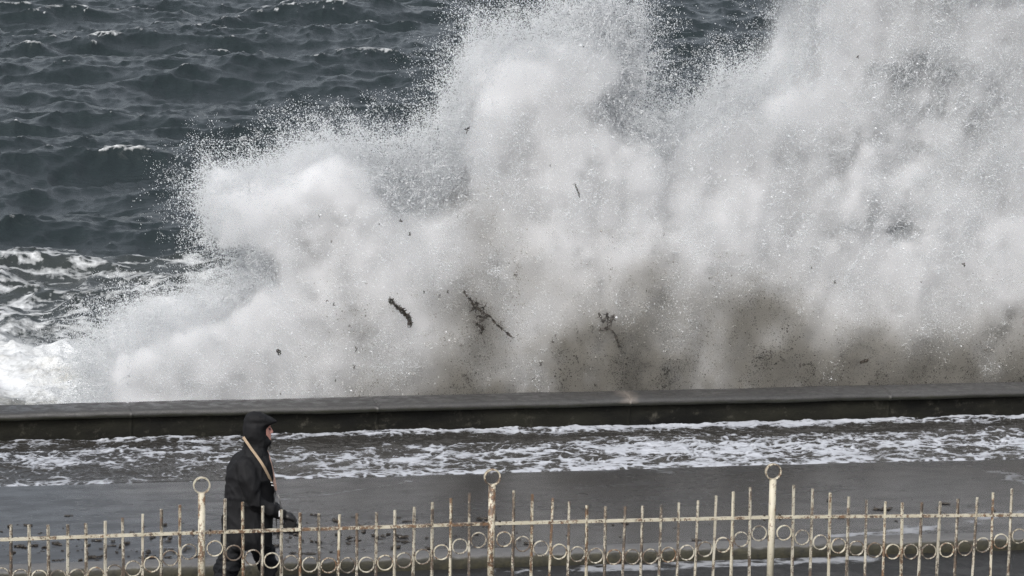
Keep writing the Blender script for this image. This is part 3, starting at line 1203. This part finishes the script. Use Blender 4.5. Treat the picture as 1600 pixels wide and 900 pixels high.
limb(bm, [(hipF, .085), (kneeF, .058), (ankF, .042)])
shN, elN, wrN = L(383, 724, -.185), L(393, 774, -.245), L(436, 797, -.20)
shF, elF, wrF = L(388, 720, .20), L(396, 772, .25), L(424, 792, .16)
limb(bm, [(shN, .045), (elN, .034), (wrN, .026)])
limb(bm, [(shF, .045), (elF, .034), (wrF, .026)])
person = remeshed('person', bm, M_skin, .0065, None, 1)
person.location = PO
tag(person, 'person in black hooded parka walking right along the road behind the railing', 'person')
# eyes, set in the sockets
for s in (-1, 1):
    bm = bmesh.new()
    rs = bmesh.ops.create_uvsphere(bm, u_segments=12, v_segments=8, radius=.0085)
    bmesh.ops.translate(bm, verts=rs['verts'], vec=L(421.0, 669.2, s * .030))
    obj_bm('eye', bm, M_leather, person)

# trousers
bm = bmesh.new()
loft(bm, [(L(350, 808), L(421, 808), .18), (L(349, 828), L(424, 828), .18), (L(352, 846), L(424, 846), .15), (L(364, 856), L(412, 856), .06)], 28)
limb(bm, [(L(372, 830, -.08), .118), (L(365, 850, -.09), .122), (L(358, 872, -.10), .118), (L(347, 897, -.10), .108), (L(337, 920, -.10), .085), (L(333, 929, -.10), .078)])
limb(bm, [(L(400, 828, .08), .118), (L(406, 848, .08), .118), (L(416, 868, .09), .108), (L(421, 885, .09), .094), (L(423, 905, .09), .083), (L(424, 926, .09), .078)])
remeshed('trousers', bm, M_trous, .011, person, 4, .040, 301, (1, 1, 1.6), 6)
# boots
for (an, s, toe, heel_up) in ((ankN, -.10, -8, 14), (ankF, .09, 3, 0)):
    bm = bmesh.new()
    a0 = Vector((an.x, s, an.z))
    if heel_up:
        pts = [(a0 + Vector((0, 0, .02)), .055), (a0 + Vector((-.01, 0, -.04)), .052), (a0 + Vector((.06, 0, -.07)), .045), (a0 + Vector((.17, 0, -.085)), .036)]
        ball = Vector((a0.x + .14, s, .045))
        pts = [(a0 + Vector((0, 0, .03)), .055), (Vector((a0.x - .01, s, .085)), .050), (Vector((a0.x + .07, s, .06)), .046), (Vector((a0.x + .17, s, .042)), .040), (Vector((a0.x + .22, s, .036)), .034)]
    else:
        pts = [(a0 + Vector((0, 0, .03)), .055), (Vector((a0.x - .015, s, .06)), .052), (Vector((a0.x + .07, s, .055)), .047), (Vector((a0.x + .17, s, .045)), .043), (Vector((a0.x + .22, s, .040)), .036)]
    limb(bm, pts)
    remeshed('boot', bm, M_leather, .009, person, 3)

# parka: body, sleeves
bm = bmesh.new()
rows = [(697, 384, 413, .085), (702, 380, 416, .115), (707, 373, 417.5, .165), (713, 366, 419, .215), (721, 360.5, 421, .245), (732, 356.5, 423.5, .25), (745, 354, 425.5, .245),
        (760, 353, 427, .235), (776, 352, 427, .23), (792, 350, 426.5, .23), (808, 348, 426, .235), (824, 345.5, 425, .245), (838, 344, 424.5, .25), (849, 343.5, 424, .25), (854, 345, 423, .245)]
loft(bm, [(L(b_, y_), L(f_, y_), hw, .88) for y_, b_, f_, hw in rows], 44)
limb(bm, [(L(380, 722, -.18), .098), (L(383, 740, -.235), .092), (L(389, 760, -.255), .085), (L(395, 775, -.255), .082), (L(410, 784, -.24), .074), (L(425, 791, -.22), .064), (L(436, 796, -.20), .056)])
limb(bm, [(L(386, 722, .18), .095), (L(390, 740, .235), .09), (L(396, 775, .255), .08), (L(412, 786, .22), .07), (L(424, 792, .16), .056)])
coat = remeshed('coat', bm, M_coat, .010, person, 4, .030, 311, (1.2, 1, .55), 6)

# hood with stiff peak and a high collar
bm = bmesh.new()
hrows = [(643.3, 396, 404, .035), (645, 391, 411, .070), (648, 386, 417, .098), (651.5, 383, 423, .112), (655, 381, 429.5, .115), (657.5, 380, 433, .108), (659.5, 380, 431, .110),
         (662, 379.5, 423.5, .118), (665, 379, 419, .122), (670, 379, 417.2, .124), (677, 379, 417.2, .124), (683, 379.5, 419, .120), (687, 380, 423.0, .112), (692, 380.5, 423.5, .108), (697, 380.5, 419.5, .11),
         (702, 379, 417, .13), (708, 376, 416, .16), (713, 373, 414, .17)]
loft(bm, [(L(b_, y_), L(f_, y_), hw, .95) for y_, b_, f_, hw in hrows], 40)
remeshed('hood', bm, M_coat, .0075, person, 3, .010, 331, (1, 1, 1), 9)
# zip pull at the collar
bm = bmesh.new()
cyl(bm, L(421.5, 693, -.03), L(421, 699.5, -.035), .006, 6)
obj_bm('zip_pull', bm, M_rubber, person)


# gloves: palm, four fingers, a thumb, closed round what they hold
def glove(wr, fwd, side, up_, s):
    bm = bmesh.new()
    wr = Vector(wr)
    f_, sd_, u_ = Vector(fwd).normalized(), Vector(side).normalized(), Vector(up_).normalized()
    limb(bm, [(wr - f_ * .03, .043), (wr + f_ * .03, .038), (wr + f_ * .06, .044)], 12)
    limb(bm, [(wr + f_ * .045 + sd_ * .026, .026), (wr + f_ * .095 + sd_ * .030, .024)], 10)
    limb(bm, [(wr + f_ * .045 - sd_ * .026, .026), (wr + f_ * .095 - sd_ * .030, .023)], 10)
    limb(bm, [(wr + f_ * .04, .032), (wr + f_ * .098, .026)], 10)
    for k, ln in enumerate((.92, 1.0, .95, .8)):
        b0 = wr + f_ * .098 + sd_ * (.037 - .0245 * k)
        j1 = b0 + (f_ * .030 - u_ * .014) * ln
        j2 = j1 + (f_ * .004 - u_ * .032) * ln
        j3 = j2 + (-f_ * .022 - u_ * .012) * ln
        limb(bm, [(b0, .0145), (j1, .0135), (j2, .0125), (j3, .0115)], 10)
    t0 = wr + f_ * .045 + sd_ * .038 - u_ * .012
    limb(bm, [(t0, .017), (t0 + f_ * .03 + sd_ * .012 - u_ * .02, .0155), (t0 + f_ * .052 - sd_ * .004 - u_ * .036, .0135)], 10)
    return remeshed('glove', bm, M_leather, .0045, person, 2)


wr = L(438, 797, -.20)
glove(wr, (.95, .02, -.32), (0, 1, .1), (.32, 0, .95), 1)
wr2 = L(425, 793, .15)
glove(wr2, (.85, -.4, -.35), (-.3, -.9, .1), (.32, 0, .95), -1)
bm = bmesh.new()
box(bm, *[v for v in (L(429.5, 791).x, L(432.2, 791).x, -.272, -.268, L(430, 797).z, L(430, 788).z)])
obj_bm('cuff_label', bm, M_label, person, False)

# camera hanging from a tan neck strap, held in the near hand
cm = empty('hand_held_camera', PO + L(447, 812, -.20))
tag(cm, 'black camera on tan neck strap held in the walking person\'s gloved hand', 'camera')
CO = L(447, 812, -.20)


def lc(px, py, y):
    return L(px, py, y) - CO


bm = bmesh.new()
vs_ = box(bm, -.045, .045, -.065, .065, -.045, .045)
bmesh.ops.bevel(bm, geom=bm.edges[:], offset=.008, segments=2, affect='EDGES')
bmesh.ops.rotate(bm, verts=bm.verts[:], cent=(0, 0, 0), matrix=Matrix.Rotation(R(22), 3, 'Y'))
obj_bm('camera_body', bm, M_rubber, cm, False)
bm = bmesh.new()
cyl(bm, (.02, 0, -.012), (.058, 0, -.030), .038, 20)
cyl(bm, (.055, 0, -.028), (.072, 0, -.036), .042, 20)
obj_bm('lens', bm, M_rubber, cm)


def ribbon(name, pts, wd, thick, mat, parent, nrm=(0, -1, 0), sub=8):
    """flat band through points (Catmull-Rom)"""
    P = [Vector(p) for p in pts]
    Q = []
    for i in range(len(P) - 1):
        p0, p1, p2, p3 = P[max(i - 1, 0)], P[i], P[i + 1], P[min(i + 2, len(P) - 1)]
        for k in range(sub):
            t_ = k / sub
            Q.append(.5 * ((2 * p1) + (p2 - p0) * t_ + (2 * p0 - 5 * p1 + 4 * p2 - p3) * t_ * t_ + (3 * p1 - p0 - 3 * p2 + p3) * t_ ** 3))
    Q.append(P[-1])
    bm = bmesh.new()
    prev = None
    for i, q_ in enumerate(Q):
        d_ = (Q[min(i + 1, len(Q) - 1)] - Q[max(i - 1, 0)]).normalized()
        nv = Vector(nrm)
        nv = (nv - d_ * nv.dot(d_)).normalized()
        s_ = d_.cross(nv)
        row = [bm.verts.new(q_ + s_ * a_ * wd / 2 + nv * b_ * thick / 2) for a_, b_ in ((-1, -1), (1, -1), (1, 1), (-1, 1))]
        if prev:
            for k in range(4):
                bm.faces.new((prev[k], prev[(k + 1) % 4], row[(k + 1) % 4], row[k]))
        else:
            bm.faces.new(row)
        prev = row
    bm.faces.new(prev)
    return obj_bm(name, bm, mat, parent, False)


def coat_y(px, py, out=.014):
    ys_ = [r_[0] for r_ in rows]
    b_ = np.interp(py, ys_, [r_[1] for r_ in rows])
    f_ = np.interp(py, ys_, [r_[2] for r_ in rows])
    hw = np.interp(py, ys_, [r_[3] for r_ in rows])
    u_ = min(abs((px - (b_ + f_) / 2) / ((f_ - b_) / 2)), .999)
    return -hw * (1 - u_ ** (2 / .88)) ** (.88 / 2) - out


strap = [(379, 681, -.06), (382.5, 686, -.115), (388, 694, -.145), (394, 702, -.175), (400, 710, -.205), (406, 719, coat_y(406, 719, .016)), (411.5, 729, coat_y(411.5, 729, .016)), (416.5, 739, coat_y(416.5, 739, .02)), (420.5, 748, coat_y(420.5, 748, .02))]
s1 = ribbon('strap', [lc(a_, b_, c_) for a_, b_, c_ in strap], .024, .006, M_tan, cm, (-.25, -1, .25))
strap2 = [(416, 704, -.01), (419.5, 714, -.02), (422.5, 726, -.03), (425.5, 740, -.045), (428, 754, -.06), (429.2, 764, -.07)]
s2 = ribbon('strap', [lc(a_, b_, c_) for a_, b_, c_ in strap2], .030, .006, M_pink, cm, (.55, -1, .1))
s3 = ribbon('strap', [lc(*p_) for p_ in ((420, 747, coat_y(420, 747, .02)), (424.5, 757, -.12), (428, 765, -.10), (434, 774, -.13), (435, 786, -.17), (436, 797, -.20), (441, 808, -.20))], .010, .004, M_rubber, cm)
s4 = ribbon('strap', [lc(*p_) for p_ in ((429, 764, -.07), (427, 782, -.10), (428, 800, -.16), (428, 818, -.19), (430, 834, -.2), (433, 822, -.2), (436, 812, -.2), (442, 812, -.2))], .010, .004, M_rubber, cm)
bm = bmesh.new()
for (a_, b_) in ((420.5, 747.5), (422.5, 753)):
    q_ = lc(a_, b_, coat_y(a_, b_, .026))
    cyl(bm, q_ + Vector((-.012, 0, .004)), q_ + Vector((.012, 0, -.004)), .005, 6)
obj_bm('buckle', bm, M_label, cm)

# ------------------------------------------------------------------ seaweed
def weed_mesh(seed, size, elong=1.0, fronds=10, drop=.5, th=.012):
    g = random.Random(seed)
    bm = bmesh.new()
    for k in range(fronds):
        a = g.uniform(-.7, .7) + (math.pi if g.random() < .35 else 0)
        p = Vector((g.uniform(-.3, .3) * size * elong, g.uniform(-.2, .2) * size, g.uniform(-.2, .2) * size))
        pts = []
        ln = size * g.uniform(.5, 1.0)
        n_ = 6
        d_ = Vector((math.cos(a) * elong, g.uniform(-.5, .5), math.sin(a))).normalized()
        for i in range(n_):
            pts.append((p.copy(), th * (1.0 - .75 * i / n_) * g.uniform(.6, 1.3)))
            d_ = (d_ + Vector((g.uniform(-.5, .5), g.uniform(-.4, .4), g.uniform(-.5, .5)))).normalized()
            p = p + d_ * ln / n_
        prev = None
        for i, (q_, r_) in enumerate(pts):
            u_ = Vector((g.uniform(-.3, .3), g.uniform(-.3, .3), 1)).normalized()
            v_ = u_.cross(Vector((0, 1, 0))).normalized()
            row = [bm.verts.new(q_ + (u_ * math.cos(t_) + v_ * math.sin(t_) * .5 + Vector((0, .4 * math.sin(t_), 0))) * r_) for t_ in (0, 1.57, 3.14, 4.71)]
            if prev:
                for j in range(4):
                    bm.faces.new((prev[j], prev[(j + 1) % 4], row[(j + 1) % 4], row[j]))
            else:
                bm.faces.new(row)
            prev = row
        bm.faces.new(prev)
    return bm


def weed_line(name, pts, Y, mat, rad, seed, ragged=.6, tufts=30, tl=.05):
    """a strip of torn weed along pixel points of the plane Y, with many small ragged lobes"""
    g = random.Random(seed)
    P = [at(a_, b_, Y=Y) for a_, b_ in pts]
    c0 = P[0]
    bm = bmesh.new()
    path = []
    for i in range(len(P) - 1):
        for k in range(6):
            q_ = P[i].lerp(P[i + 1], k / 6) - c0
            path.append((q_ + Vector((g.gauss(0, .2), g.gauss(0, 1), g.gauss(0, .2))) * rad, rad * g.uniform(1 - ragged, 1 + ragged)))
    path.append((P[-1] - c0, rad * .3))
    prev = None
    for q_, r_ in path:
        row = [bm.verts.new(q_ + Vector((math.cos(t_) * r_, math.sin(t_ * 1.3) * r_ * .5, math.sin(t_) * r_))) for t_ in (0, 1.3, 2.6, 3.9, 5.2)]
        if prev:
            for j in range(5):
                bm.faces.new((prev[j], prev[(j + 1) % 5], row[(j + 1) % 5], row[j]))
        else:
            bm.faces.new(row)
        prev = row
    bm.faces.new(prev)
    for k in range(tufts):
        q_, r_ = g.choice(path)
        d_ = Vector((g.gauss(0, 1), g.gauss(0, .5), g.gauss(0, 1))).normalized()
        e_ = q_ + d_ * (r_ + tl * g.random())
        s_ = Vector((g.gauss(0, 1), g.gauss(0, 1), g.gauss(0, 1))).normalized() * rad * .5
        vs2 = [bm.verts.new(q_ + s_), bm.verts.new(q_ - s_), bm.verts.new(e_ + s_ * .6), bm.verts.new(e_ - s_ * .5 + d_ * .006), bm.verts.new(q_ + Vector((0, rad * .5, 0)))]
        bm.faces.new((vs2[0], vs2[2], vs2[3], vs2[1]))
        bm.faces.new((vs2[0], vs2[4], vs2[2]))
        bm.faces.new((vs2[1], vs2[3], vs2[4]))
        bm.faces.new((vs2[2], vs2[4], vs2[3]))
    o = obj_bm(name, bm, mat, None, False)
    o.location = c0
    return o


FWY = 37.36
FG = 'seaweed torn loose and flying in the spray'
o = weed_line('seaweed_frond', [(609, 469), (619, 478), (628, 486), (637, 494), (641, 501), (639, 509)], FWY, M_weed, .024, 1, .6, 34, .03)
tag(o, 'ragged spindle shaped dark weed flying alone in the pale spray left of centre', 'seaweed', FG)
o = weed_line('seaweed_frond', [(724, 455), (736, 470), (744, 480), (752, 487), (763, 492), (776, 507), (788, 517), (800, 527)], FWY, M_weed, .012, 2, .7, 60, .04)
tag(o, 'bushy dark weed with a long thin tail flying in mid spray', 'seaweed', FG)
o = weed_line('seaweed_frond', [(732, 466), (746, 474), (738, 484), (756, 480), (749, 496), (762, 494), (744, 506), (755, 512), (752, 522)], FWY + .03, M_weed, .009, 12, .9, 260, .075)
tag(o, 'loose tuft of weed hanging below the bushy dark weed in mid spray', 'seaweed', FG)
o = weed_line('seaweed_frond', [(936, 490), (943, 504), (949, 490), (950, 507), (959, 492), (954, 508), (936, 517), (952, 514), (960, 520), (965, 533), (969, 543)], FWY, M_weed, .011, 3, .8, 150, .05)
tag(o, 'dark forked weed with a short tail flying in the grey spray right of centre', 'seaweed', FG)
o = weed_line('twig', [(898, 287), (902, 297), (906, 309)], FWY, M_weed, .009, 4, .4, 6, .03)
tag(o, 'thin dark twig with a side shoot flying high in the white spray', 'twig', FG)
o = weed_line('seaweed_frond', [(1345, 566), (1351, 565), (1357, 563)], FWY, M_weed, .017, 5, .4, 8, .02)
tag(o, 'small solid black weed flying low over the wall at the right', 'seaweed', FG)
o = weed_line('seaweed_frond', [(434, 547), (436, 551), (437, 554)], FWY, M_weed, .02, 6, .3, 4, .01)
tag(o, 'round black weed speck flying alone low in the white spray at left', 'seaweed', FG)
proto = None
small = [(522, 475, 4), (511, 470, 3), (546, 510, 5), (556, 546, 6), (553, 573, 5), (524, 594, 5), (571, 494, 3), (438, 615, 3), (868, 525, 5), (863, 534, 4), (1250, 570, 7), (1238, 545, 6), (913, 570, 5), (930, 602, 4),
         (834, 592, 5), (1305, 440, 4), (1440, 441, 4), (1506, 413, 4), (1520, 429, 4), (912, 73, 4), (860, 259, 3), (730, 203, 6), (700, 455, 4), (687, 462, 6), (663, 457, 3), (806, 430, 4), (1143, 431, 3), (1038, 367, 3), (640, 365, 5),
         (518, 377, 3), (499, 338, 3), (592, 350, 3), (1010, 455, 3), (845, 568, 4), (1340, 89, 3), (626, 345, 4), (1196, 115, 2), (1268, 419, 3), (720, 540, 4), (980, 560, 3)]
GS = random.Random(5)
for i, (px, py, s_) in enumerate(small):
    if proto is None:
        bm = weed_mesh(31, .05, 1.6, 5, .5, .010)
        proto = obj_bm('seaweed_scrap', bm, M_weed, None, False)
        c_ = proto
    else:
        c_ = proto.copy()
        COL.objects.link(c_)
    c_.location = at(px, py, Y=FWY + GS.uniform(-.05, .05))
    c_.rotation_euler = (GS.uniform(0, 6), GS.uniform(0, 6), GS.uniform(0, 6))
    c_.scale = (s_ / 5.0 * GS.uniform(.7, 1.3),) * 3
    tag(c_, 'tiny dark scrap of weed flying in the white spray', 'seaweed', 'tiny weed scraps flying in the spray')

# weed thrown on the promenade
PG = 'weed scraps lying on the wet promenade'


def clump_mesh(seed, size, n=7, flat=.35):
    g = random.Random(seed)
    bm = bmesh.new()
    for k in range(n):
        rs = bmesh.ops.create_icosphere(bm, subdivisions=1, radius=size * g.uniform(.25, .5))
        off_ = Vector((g.gauss(0, size * .55), g.gauss(0, size * .4), 0))
        for v in rs['verts']:
            v.co = Vector((v.co.x * g.uniform(.8, 1.5), v.co.y, v.co.z * flat + size * flat * .3)) * g.uniform(.85, 1.15) + off_
            v.co.z = max(v.co.z, 0.001)
    return bm


named = [((440, 475), (826, 834), .19, 'flat dark strip of weed lying on the promenade just right of the walker', 11),
         ((478, 493), (862, 870), .11, 'black pointed weed lump near the kerb right of the walker\'s legs', 12),
         ((1370, 1392), (792, 800), .12, 'dark weed clump on the promenade behind the right hand railing', 13),
         ((100, 112), (802, 810), .055, 'dark double weed lump farthest out on the promenade at left', 14),
         ((632, 640), (812, 818), .055, 'black weed lump just above the rail, between walker and middle post', 15),
         ((626, 642), (843, 850), .065, 'larger black weed lump below the rail left of the middle post', 16),
         ((170, 182), (849, 856), .05, 'round black weed lump below the rail in the left panel', 17),
         ((258, 268), (842, 850), .05, 'black weed lump below the rail just left of the first ring post', 18),
         ((1460, 1490), (785, 789), .09, 'thin dark weed strand with foam trail on the promenade at far right', 19),
         ((84, 96), (872, 879), .055, 'flattened weed lump near the kerb at lower left', 20)]
for (xa, xb), (ya, yb), sz, lab, sd_ in named:
    bm = clump_mesh(sd_, sz * .55, 9, .4)
    for v in bm.verts:
        v.co.x *= 1.3
    o = obj_bm('seaweed_clump', bm, M_weed, None, False)
    p = at((xa + xb) / 2, (ya + yb) / 2, z=0)
    o.location = (p.x, p.y, 0.002)
    tag(o, lab, 'seaweed', 'larger weed clumps on the promenade')
protos = [obj_bm('seaweed_scrap', clump_mesh(50 + k, .028, 4 + k, .75), M_weed, None, False) for k in range(4)]
used = [False] * 4
GS = random.Random(9)
spots = []
for k in range(230):
    r_ = GS.random()
    if r_ < .42:
        px, py = GS.uniform(0, 330), GS.triangular(815, 885, 860)
    elif r_ < .85:
        px, py = GS.uniform(430, 790), GS.triangular(800, 872, 850)
    elif r_ < .93:
        px, py = GS.uniform(790, 1120), GS.uniform(815, 860)
    else:
        px, py = GS.uniform(1240, 1560), GS.uniform(780, 825)
    spots.append((px, py, GS.random() ** 2.5))
for px, py, r_ in spots:
    k = GS.randrange(4)
    if used[k]:
        c_ = protos[k].copy()
        COL.objects.link(c_)
    else:
        c_ = protos[k]
        used[k] = True
    p = at(px, py, z=0)
    c_.location = (p.x, min(max(p.y, KERB_Y1 + .05), 33.8), 0.001)
    c_.rotation_euler = (0, 0, GS.uniform(0, 6.28))
    s_ = .28 + 1.3 * r_
    c_.scale = (s_ * GS.uniform(.8, 1.7), s_, s_)
    tag(c_, 'small black scrap of weed lying on the wet promenade', 'seaweed', PG)
